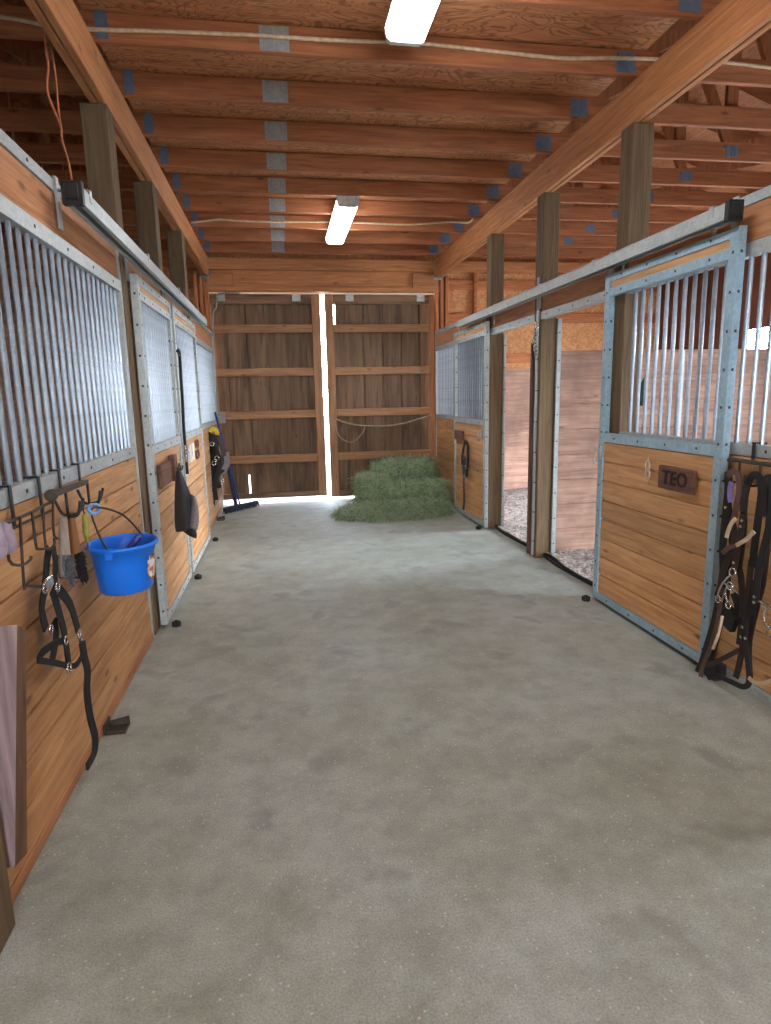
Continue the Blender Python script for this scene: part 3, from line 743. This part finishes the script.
# bucket
bc = Vector((-.745, 2.92, 0)); zr = at(118, 541, y=2.92).z; zb = at(120, 592, y=2.86).z
bk = thing('bucket', 'bright blue plastic bucket hanging from the left hook rack', 'bucket', (bc.x, bc.y, zb))
h = zr-zb
prof = [(.001, .0), (.108, .0), (.116, .012), (.127, h*.55), (.132, h*.78), (.136, h*.79), (.138, h*.9), (.15, h*.91), (.155, h*.93), (.155, h*.985), (.148, h), (.142, h*.985), (.14, h*.93), (.126, h*.75), (.11, .1), (.098, .015), (.001, .013)]
bbody = MB().lathe(prof, (bc.x, bc.y, zb), 40, 1, 1.12, cap=False).build('body', M['blue'], bk, smooth=True)
cb = at(93, 508, x=-.8)
p1 = Vector((bc.x-.02, bc.y-.155, zr-.02)); p2 = Vector((bc.x+.06, bc.y+.155, zr-.02))
hd = MB().tube(smooth_path([p1, p1+(cb-p1)*.55+Vector((-.01,-.015,.0)), cb, p2+(cb-p2)*.55+Vector((.02,.015,.03)), p2], 6), .0045, 6).build('bail_handle', M['darkiron'], bk, smooth=True)
for p in (p1, p2): MB().box((p.x-.018, p.y-.012, p.z-.03), (p.x+.018, p.y+.012, p.z+.02)).build('handle_ear', M['blue'], bbody, .004)
mb = MB()   # worn paper label on the far side
for i in range(6):
    pass
a0 = .05
vs = []; fs = []
for j in range(7):
    zz = zb+.05+.018*j; rr_ = .1255+(zz-zb-.05)*.07
    for i in range(7):
        ang = -.5+i*.1; vs.append((bc.x+rr_*math.cos(ang), bc.y+rr_*math.sin(ang)*1.12, zz))
for j in range(6):
    for i in range(6):
        if (i-2.5)**2+(j-2.5)**2 < 9.2: fs.append((j*7+i, j*7+i+1, j*7+8+i, j*7+7+i))
t = NT('worn_label'); tc = t.n('TexCoord').outputs['Object']
M['label'] = t.out(t.ramp(t.n('TexNoise', i_Vector=tc, i_Scale=28., i_Detail=3.).outputs[0], [(.4, S(70,50,40)), (.5, S(190,120,80)), (.6, S(226,222,214))]), .7)
mb.add(vs, fs).build('sticker', M['label'], bbody)
o = MB().tube(smooth_path([at(91,505,x=-.82), at(88,509,x=-.81), at(93,514,x=-.8), at(99,510,x=-.79), at(97,505,x=-.8), at(91,505,x=-.82)], 4), .008, 7).build('snap_clip', M['cyan'], smooth=True)
tag(o, 'shiny pale blue snap clip holding the bucket handle', 'clip')
sc = at(120, 535, y=2.93)
o = MB().bar((bc.x-.02, bc.y+.03, zr-.09), (bc.x+.07, bc.y+.06, zr+.012), .07, .03, (0,1,0)).bar((bc.x-.02, bc.y+.03, zr-.1), (bc.x-.06, bc.y-.02, zr-.16), .06, .06, (0,1,0)).build('feed_scoop', M['bluehandle'], bevel=.01)
tag(o, 'darker blue scoop lying inside the blue bucket', 'scoop')
# lilac cloth at the edge
mb = MB(); base = at(2, 535, x=xl+.07)
mb.lathe([(.004,.1),(.02,.08),(.028,.03),(.036,-.02),(.03,-.05),(.012,-.062)], base+Vector((0,-.06,0)), 12).lathe([(.004,.04),(.02,.03),(.026,-.0),(.03,-.04),(.016,-.055)], base+Vector((.012,-.01,0)), 12)
tag(mb.build('cloth', M['lilac'], smooth=True), 'lilac grey cloth end hanging at the left frame edge', 'cloth')
# halter
hx = xl+.045
hp0 = at(50, 548, x=hx)
ha = thing('halter', 'black webbing halter hanging from the wire rack on the left', 'halter', (hx, hp0.y, hp0.z-.4))
def strap(name, pts, w, par, x, mat=None, nrm=NL, t_=.006, dx=0):
    n = len(pts); P = [at(a, b, x=x+(dx[i] if isinstance(dx, (list, tuple)) else dx)) for i, (a, b) in enumerate(pts)]
    return MB().ribbon(smooth_path(P, 5), w, t_, nrm).build(name, mat or M['black'], par)
strap('crown_strap', ((49,548),(47,560),(46,575),(44.6,590)), .046, ha, hx)
strap('crown_strap', ((53,546),(55,560),(55,575),(56,588)), .036, ha, hx+.02)
strap('cheek_strap', ((45,590),(42.5,600),(42,612),(46,629)), .042, ha, hx)
strap('cheek_strap', ((59,590),(66,598),(72,609),(78,630)), .044, ha, hx+.03)
strap('throat_strap', ((52,590),(56,602),(60,616),(64.5,634),(69,667)), .044, ha, hx+.02)
strap('chin_strap', ((54,620),(56,632),(55,645),(52,660)), .042, ha, hx+.005)
strap('noseband', ((38,660.6),(42,653),(48,648),(58,642),(66,641)), .026, ha, hx+.01)
strap('noseband', ((38,660.6),(50,662),(60,664),(69,666),(76,665),(81,657),(82,648),(80,636)), .022, ha, hx+.03)
for a, b, r in ((45,588,.017), (57.5,587,.017), (51,629,.014), (66,640,.015), (79,634,.016), (69,668,.02)):
    MB().ring(at(a, b, x=hx+.035), r, .0045, 'x', 12, 5, 1, 1).build('ring', M['silver'], ha, smooth=True)
MB().box(at(49,582,x=hx+.035)-Vector((.004,.03,.02)), at(49,582,x=hx+.035)+Vector((.006,.03,.02))).build('buckle', M['silver'], ha, .004)
lr = thing('lead_strap', 'long black lead strap trailing from the left halter almost to the floor', 'lead strap', at(90, 700, x=hx+.03))
MB().tube(PX(((80,638),(82,644)), hx+.03), .009, 7).build('snap', M['silver'], lr)
MB().ribbon(smooth_path(PX(((82,642),(84.4,657),(87.5,671),(87,692),(90,716),(95,737),(94,753),(87,767)), hx+.035), 6), .03, .01, (1,-.35,0)).build('webbing', M['black'], lr)

# plaque, wooden block and mask on the first left door
dxl = -.85+.002
p0, p1 = at(158, 463, x=dxl+.02), at(171, 485, x=dxl+.02)
o = MB().box((dxl, 4.36, .965), (dxl+.03, 4.74, 1.125)).build('name_plaque', M['sign'], bevel=.006); tag(o, 'dark carved wooden plaque beside the hanging mesh mask', 'plaque', 'name plaques')
o = MB().box((dxl, 4.8, .96), (dxl+.045, 4.93, 1.15)).tube([(dxl+.04, 4.87, 1.05), (dxl+.085, 4.87, 1.04), (dxl+.09, 4.87, 1.07)], .008, 6).build('peg_block', M['sign'], bevel=.005)
tag(o, 'dark wooden peg block that the mesh mask hangs from', 'peg')
ym = 4.82
mk = thing('fly_mask', 'dark mesh horse mask with pale grey edge on first left door', 'mask', (dxl+.1, ym, .5))
def mpt(a, b, dy=0): return at(a, b, y=ym+dy)
out = [(178,468),(183,470),(186,482),(195,492),(201,500)], 
def shell(rows, name, mat, th=.02):
    """soft hanging cloth: rows of picture points swept into a rounded shell"""
    vs, fs = [], []; n = 9
    for a0, b0, a1, b1, dp in rows:
        for i in range(n):
            f = i/(n-1); q = at(a0+(a1-a0)*f, b0+(b1-b0)*f, y=ym - dp*math.sin(math.pi*f)); vs.append(q)
    m_ = len(rows)
    for j in range(m_-1):
        for i in range(n-1): fs.append((j*n+i, j*n+i+1, (j+1)*n+i+1, (j+1)*n+i))
    o = MB().add(vs, fs).build(name, mat, mk, smooth=True)
    sm = o.modifiers.new('thickness', 'SOLIDIFY'); sm.thickness = .006
    sb = o.modifiers.new('soft', 'SUBSURF'); sb.levels = sb.render_levels = 1
    return o
shell([(176,469,181,469,.03),(174.5,485,186,483,.05),(174,500,192,494,.08),(174,512,193,505,.09),(174,522,194,521,.08),(175,533,195,531,.05)], 'mesh_body', M['meshgrey'])
shell([(191,493,195.5,497,.05),(192,503,198.5,508,.05),(188,516,199,523,.05),(186,527,197,531,.04)], 'muzzle_panel', M['meshlight'])
shell([(180,528,196,530,.05),(183,531,197,535,.05),(190,536,196,539,.03)], 'hem', M['black'])
strap('ear_strap', ((178,474),(179,464),(181,470)), .02, mk, dxl+.06)
# ornament on the second left door
od = thing('wall_ornament', 'pale strips and rusty shapes on the second left door', 'ornament', (dxl, 6.1, 1.0))
for y0 in (5.8, 6.0): MB().box((dxl, y0, 1.0), (dxl+.02, y0+.12, 1.16)).build('pale_strip', M['pale'], od, .004)
mb = MB()
for zc in (1.13, 1.03):
    mb.tube(smooth_path([(dxl+.015, 6.25, zc+.035), (dxl+.015, 6.22, zc), (dxl+.015, 6.26, zc-.035), (dxl+.015, 6.36, zc-.03), (dxl+.015, 6.39, zc), (dxl+.015, 6.36, zc+.035)], 4), .012, 7)
    mb.tube([(dxl+.015, 6.22, zc), (dxl+.015, 6.34, zc)], .01, 6)
mb.build('iron_shape', M['letterdark'], od, smooth=True)
# black rope between the doors on the left
lb = thing('lead_rope', 'black rope hanging between the two closed left doors', 'rope', at(187, 475, x=-.8))
MB().tube(smooth_path(PX(((177.5,351),(179.5,353),(181,375),(182.5,400),(184,430),(186,455),(187.5,474)), -.815), 5), .013, 7).build('rope_length', M['black'], lb, smooth=True)
MB().ring(at(178.5, 352, x=-.82), .025, .008, 'x').build('clip', M['blackmetal'], lb, smooth=True)
MB().tube(PX(((185,445),(186.5,462)), -.80), .008, 6).build('snap', M['silver'], lb)

# tack and broom in the far left corner
yt = 8.1
tk = thing('hanging_tack', 'bundle of black straps with yellow webbing on the far left panel', 'tack', at(215, 490, y=yt))
def ystrap(name, pts, w, mat, par=None, y=yt, t_=.012):
    return MB().ribbon(smooth_path([at(a, b, y=y) for a, b in pts], 4), w, t_, (.3, -1, 0)).build(name, mat, par or tk)
ystrap('webbing', ((210,432),(213,429),(217,431),(217,435)), .05, M['yellow'], y=yt-.05)
ystrap('strap', ((210,432),(211,450),(212,470),(216,500)), .06, M['black'])
ystrap('strap', ((214,434),(216,450),(215,470),(219,488)), .07, M['black'], y=yt-.03)
ystrap('strap', ((216,434),(222,446),(225,458),(221,476)), .06, M['black'], y=yt-.02)
ystrap('cloth_flap', ((226,452),(227,463),(224,470)), .07, M['greycloth'], y=yt-.04)
ystrap('strap', ((227,470),(222,475),(220,480)), .02, M['greycloth'], y=yt-.06)
ystrap('strap', ((208,440),(209,455),(211,475),(213,505)), .05, M['black'], y=yt-.01)
ystrap('strap', ((219,437),(224,452),(221,466),(217,482)), .05, M['leather'], y=yt-.05)
ystrap('strap', ((212,436),(216,446),(220,462),(216,478),(213,492)), .04, M['black'], y=yt-.06)
for a, b in ((212,444),(217,458),(214,463),(222,481)): MB().ring(at(a, b, y=yt-.08), .025, .007, 'y').build('ring', M['silver'], tk, smooth=True)
bm_ = thing('push_broom', 'blue handled push broom leaning in the far left corner', 'broom', at(236, 508, z=.02))
yb0 = 9.05
hb_ = at(240, 505, z=.06)
tp = at(215, 412, y=9.0); MB().tube([hb_, tp], .014, 8).build('handle', M['bluehandle'], bm_, smooth=True)
a, b = at(224, 510, z=.06), at(258, 502, z=.06)
MB().bar(a, b, .06, .05, (0,0,1)).build('head', M['navy'], bm_, .008)
mb = MB()
for k in range(260):
    q = a+(b-a)*R()+Vector((U(-.02,.02), U(-.02,.02), -.02)); mb.bar(q, (q.x+U(-.015,.015), q.y+U(-.02,.02), .002), .004, .004)
mb.build('bristles', M['navy'], bm_)
cable([at(229,470,y=9.25), at(232,485,y=9.2), at(235,500,y=9.1), at(236,505,y=9.05)], .03, M['navy'], 'folded_bag', 'dark blue folded bag standing behind the broom handle', 'bag')

# ------------------------------------------------------------------ things on the right
o = thing('name_sign', 'dark wooden sign carved TEO on the open right door', 'sign', (2.245, 3.25, .98), 'name plaques')
ns = o
y0, y1 = at(659, 476, x=2.23).y, at(694, 482, x=2.23).y
zc = (at(659,465,x=2.23).z+at(659,487,x=2.23).z)/2
sb_ = MB().box((2.222, y1, zc-.068), (2.249, y0, zc+.068)).build('board', M['sign'], ns, .005)
cu = bpy.data.curves.new('lettering', 'FONT'); cu.body = 'TEO'; cu.size = .115; cu.extrude = .003; cu.align_x = 'CENTER'; cu.align_y = 'CENTER'; cu.offset = .002; cu.space_character = 1.1
cu.materials.append(M['letter'])
tmp = bpy.data.objects.new('lettering_source', cu); C.objects.link(tmp)
bpy.context.view_layer.update()
me = bpy.data.meshes.new_from_object(tmp.evaluated_get(bpy.context.evaluated_depsgraph_get()))
bpy.data.objects.remove(tmp); me.materials.clear(); me.materials.append(M['letter'])
to = bpy.data.objects.new('lettering', me); C.objects.link(to); to.parent = sb_
to.location = Vector((2.2195, (y0+y1)/2, zc))-ORG[ns]; to.rotation_euler = (math.pi/2, 0, -math.pi/2); to['label'] = 'dark carved letters TEO'
# small wire ornament beside the sign
p = at(648, 470, x=2.24); mb = MB()
mb.ring((2.236, p.y, p.z+.03), .03, .006, 'x', 16, 6, .8, 1).ring((2.236, p.y, p.z-.025), .034, .006, 'x', 16, 6, .8, 1).tube([(2.238, p.y, p.z+.09), (2.236, p.y, p.z+.06)], .004, 6).tube([(2.236, p.y, p.z-.055), (2.234, p.y, p.z-.085)], .005, 6)
tag(mb.build('wire_ornament', M['rawhide'], smooth=True), 'small pale figure eight ornament left of the TEO sign', 'ornament')
# rack on the near right panel
rr = thing('bridle_rack', 'iron bridle rack hooked over the rail at the right edge', 'hook rack', (xr-.05, 2.6, 1.15))
rbar = MB().box((xr-.07, 2.35, 1.185), (xr-.02, 2.87, 1.2)).build('bar', M['darkiron'], rr, .003)
for yy in (2.45, 2.76):
    MB().box((xr-.014, yy-.011, 1.19), (xr-.008, yy+.011, ZM1+.012)).box((xr-.014, yy-.011, ZM1+.006), (xr+.056, yy+.011, ZM1+.012)).box((xr+.051, yy-.011, ZM1-.03), (xr+.056, yy+.011, ZM1+.012)).build('rail_hook', M['blackmetal'], rr, .002)
for yy in (2.8, 2.66, 2.52, 2.4):
    mb = MB().tube(smooth_path([(xr-.05, yy, 1.19), (xr-.05, yy, 1.1), (xr-.08, yy, 1.085), (xr-.115, yy, 1.1), (xr-.125, yy, 1.14)], 4), .006, 6)
    mb.build('prong_hook', M['blackmetal'], rbar, smooth=True)
# bridles
NR = (-1, -.25, 0)
A = lambda X, Y: (690+X/7.876, 440+Y/7.876)
B = lambda X, Y: (690+X/7.31, 560+Y/7.31)
bx = xr-.09
def rstrap(par, name, pts, w, mat, x=bx, t_=.007):
    w *= 1.35
    return MB().ribbon(smooth_path([at(*p, x=x) for p in pts], 5), w, t_, NR).build(name, mat, par)
b1 = thing('bridle', 'black and brown bridle with silver curb bit beside the TEO door', 'bridle', at(710, 560, x=bx), 'bridles on the right rack')
rstrap(b1, 'headstall', [A(300,290), A(315,262), A(345,250), A(378,275), A(388,400), A(360,540), A(345,640)], .022, M['brownleather'], bx-.03)
rstrap(b1, 'headstall', [A(300,270), A(300,400), A(285,560), A(270,720), A(258,860), A(262,1000), B(235,150), B(205,270)], .03, M['black'])
rstrap(b1, 'rein', [A(290,300), A(305,500), A(320,700), A(330,900), B(290,50), B(270,250), B(235,420), B(190,600), B(150,740), B(170,830)], .02, M['black'], bx+.01)
rstrap(b1, 'browband', [A(330,330), A(318,380), A(316,440), A(322,490)], .02, M['purple'], bx-.05)
rstrap(b1, 'cheekpiece', [A(415,590), A(405,700), A(375,850), A(350,1000), B(300,90)], .022, M['leather'], bx-.03)
rstrap(b1, 'cheekpiece', [A(330,620), A(350,760), A(310,900), B(240,90), B(215,250)], .026, M['leather'], bx-.01)
rstrap(b1, 'rawhide_wrap', [A(360,618), A(325,660), A(300,720), A(288,770)], .014, M['rawhide'], bx-.06)
rstrap(b1, 'rawhide_wrap', [A(505,722), A(440,785), A(365,830)], .014, M['rawhide'], bx-.06)
rstrap(b1, 'tie', [A(365,830), A(300,850), A(255,890)], .016, M['brownleather'], bx-.06)
rstrap(b1, 'curb_strap', [B(240,330), B(270,400), B(300,450), B(330,480)], .06, M['black'], bx-.01, .03)
rstrap(b1, 'curb_strap', [B(320,240), B(350,330), B(345,400), B(370,470)], .03, M['black'], bx-.005)
rstrap(b1, 'rein', [B(205,290), B(170,460), B(120,620), B(70,780), B(15,885)], .02, M['leather'], bx-.01)
rstrap(b1, 'rein', [B(225,300), B(195,480), B(150,640), B(95,770), B(80,860), B(110,915)], .016, M['brownleather'], bx-.03)
mb = MB()
for X, Y, r in ((310,90,.021),(205,285,.018),(280,330,.017),(290,190,.02)): mb.ring(at(*B(X,Y), x=bx-.07), r, .0045, 'x', 14, 6)
for pts in ([B(300,105), B(245,165), B(215,220), B(203,268)], [B(275,180), B(258,240), B(270,290), B(278,318)], [B(248,165), B(300,200), B(350,240)]):
    mb.tube(smooth_path([at(*p, x=bx-.07) for p in pts], 5), .006, 7)
mb.build('bit', M['silver'], b1, smooth=True)
mb = MB().tube(smooth_path([at(*p, x=bx-.05) for p in (B(236,410), B(215,520), B(190,590), B(168,650))], 6), .008, 7); mb.build('beaded_tie', M['rawhide'], b1, smooth=True)
mb = MB()
for X, Y in ((410,635),(400,680),(345,965),(280,530)): mb.lathe([(.008,-.003),(.006,.003)], at(*A(X,Y), x=bx-.05), 10, axis='x')
mb.build('concho', M['silver'], b1)
b2 = thing('bridle', 'black bridle looped over a hook with long looped reins, middle of three', 'bridle', at(745, 560, x=bx), 'bridles on the right rack')
rstrap(b2, 'headstall', [A(420,560), A(432,440), A(455,340), A(490,285), A(530,280), A(556,330), A(562,430), A(540,600), A(510,820), A(490,1000)], .026, M['black'], bx-.02)
rstrap(b2, 'headstall', [A(420,560), A(425,680), A(405,850), A(385,1000), B(372,120), B(385,300), B(375,480), B(360,620)], .024, M['leather'], bx-.0)
rstrap(b2, 'rein', [B(450,0), B(435,150), B(412,400), B(395,560), B(365,740), B(335,860)], .022, M['leather'], bx-.02)
rstrap(b2, 'rein', [B(470,150), B(440,330), B(400,520), B(415,680), B(432,840), B(425,910), B(380,925), B(300,890), B(200,850), B(130,860)], .02, M['black'], bx-.03)
rstrap(b2, 'rein', [B(355,660), B(280,700), B(190,745), B(120,770)], .018, M['leather'], bx-.03)
mb = MB()
for X, Y in ((470,270),(468,310),(372,562),(405,572),(385,490)): mb.lathe([(.008,-.003),(.006,.003)], at(*B(X,Y), x=bx-.045), 10, axis='x')
mb.build('concho', M['silver'], b2)
b3 = thing('bridle', 'black bridle with a ring bit cut by the right frame edge', 'bridle', at(765, 560, x=bx), 'bridles on the right rack')
rstrap(b3, 'headstall', [A(580,600), A(585,420), A(598,320), A(625,300), A(650,340), A(650,500), A(620,700), A(570,900), A(545,1000), B(480,250), B(450,420)], .026, M['black'], bx-.03)
rstrap(b3, 'headstall', [A(640,340), A(630,500), A(610,800), A(590,1000), B(530,180), B(490,330), B(450,500), B(430,640), B(438,860)], .022, M['leather'], bx-.0)
mb = MB().ring(at(*B(580,420), x=bx-.06), .04, .006, 'x', 18, 6, .8, 1.1).tube(smooth_path([at(*p, x=bx-.06) for p in (B(510,300), B(550,325), B(590,345))], 4), .007, 7).ring(at(*B(585,530), x=bx-.06), .02, .005, 'x')
mb.build('bit', M['silver'], b3, smooth=True)
rstrap(b3, 'rein', [B(430,860), B(470,895), B(540,900), B(600,880)], .014, M['rawhide'], bx-.05)
# far right door: plaque, halter
dxr = 2.25-.002
D = lambda X, Y: (440+X/8.53, 410+Y/8.53)
pa, pb = at(*D(138,170), x=dxr), at(*D(205,258), x=dxr)
o = MB().box((dxr-.025, pb.y, pb.z), (dxr, pa.y, pa.z)).build('name_plaque', M['sign'], bevel=.005); tag(o, 'small dark plaque on the far right door above the halter', 'plaque', 'name plaques')
hf = thing('halter', 'dark halter with lead strap hanging on the door by the hay', 'halter', at(465, 470, x=dxr-.03))
def fstrap(name, pts, w, mat, x=dxr-.03): return MB().ribbon(smooth_path([at(*p, x=x) for p in pts], 4), w, .012, (-1,-.3,0)).build(name, mat, hf)
fstrap('crown_strap', [D(215,268), D(200,330), D(190,400), D(192,470), D(205,560)], .035, M['leather'])
fstrap('crown_strap', [D(215,268), D(235,300), D(240,400), D(235,480), D(226,570)], .04, M['black'])
fstrap('noseband', [D(195,400), D(212,420), D(210,470), D(215,540)], .05, M['leather'], dxr-.05)
fstrap('lead', [D(202,560), D(203,640), D(206,760), D(198,850)], .03, M['brownleather'])
mb = MB()
for X, Y in ((190,490),(220,490),(207,565)): mb.ring(at(*D(X,Y), x=dxr-.06), .022, .008, 'x')
mb.build('ring', M['silver'], hf, smooth=True)
o = MB().tube(smooth_path([(dxr, 8.0-.9, 1.07), (dxr-.04, 8.0-.9, 1.07), (dxr-.045, 7.1, 1.0)], 3), .006, 6)
# chain on the middle right post
ch = thing('chain', 'short silver chain hanging on the middle right post', 'chain', (xr-.03, 5.62, 1.95))
mb = MB(); cp = [at(a, b, x=xr-.03) for a, b in ((537,325),(536.5,329),(535.5,333),(534.5,337),(534,341),(535,345),(535.5,349),(535.5,353))]
for i, p in enumerate(cp): mb.ring(p, .022, .006, 'x' if i % 2 else 'y', 10, 5, .7, 1.2)
mb.build('links', M['silver'], ch, smooth=True)
o = MB().box((xr-.03, 5.57, .02), (xr-.004, 5.6, 2.0)).build('edge_strip', wood('dark_sign_wood', S(70,44,34), S(112,76,60), 'z', 0, .8)); tag(o, 'dark wooden strip down the far edge of the middle right post', 'edge strip')
# small dark green pouch behind the bars
p = at(643, 395, y=4.6); o = MB().lathe([(.004,.13),(.02,.1),(.03,.02),(.032,-.06),(.024,-.08),(.002,-.085)], p, 12, 1, .7, cap=False).build('pouch', plain('dark_green_cloth', S(40,78,70), .8), smooth=True)

tag(o, 'small dark green pouch hanging behind the bars of the TEO door', 'pouch')

# ------------------------------------------------------------------ light
w = bpy.data.worlds.new('sky'); bpy.context.scene.world = w; w.use_nodes = True
nt = w.node_tree; bg = nt.nodes['Background']
tcw = nt.nodes.new('ShaderNodeTexCoord'); sx = nt.nodes.new('ShaderNodeSeparateXYZ'); nt.links.new(tcw.outputs['Generated'], sx.inputs[0])
rp_ = nt.nodes.new('ShaderNodeValToRGB'); nt.links.new(sx.outputs['Z'], rp_.inputs[0])
rp_.color_ramp.elements[0].position = 0; rp_.color_ramp.elements[0].color = (.95,.97,1,1)
rp_.color_ramp.elements[1].position = .7; rp_.color_ramp.elements[1].color = (.5,.7,1,1)
nt.links.new(rp_.outputs[0], bg.inputs['Color']); bg.inputs['Strength'].default_value = 42
vs = bpy.context.scene.view_settings
vs.view_transform = 'Standard'; vs.look = 'None'; vs.gamma = 1; vs.use_curve_mapping = False; vs.exposure = .2
bpy.context.scene.cycles.use_denoising = True
bpy.context.scene.cycles.max_bounces = 10; bpy.context.scene.cycles.diffuse_bounces = 6
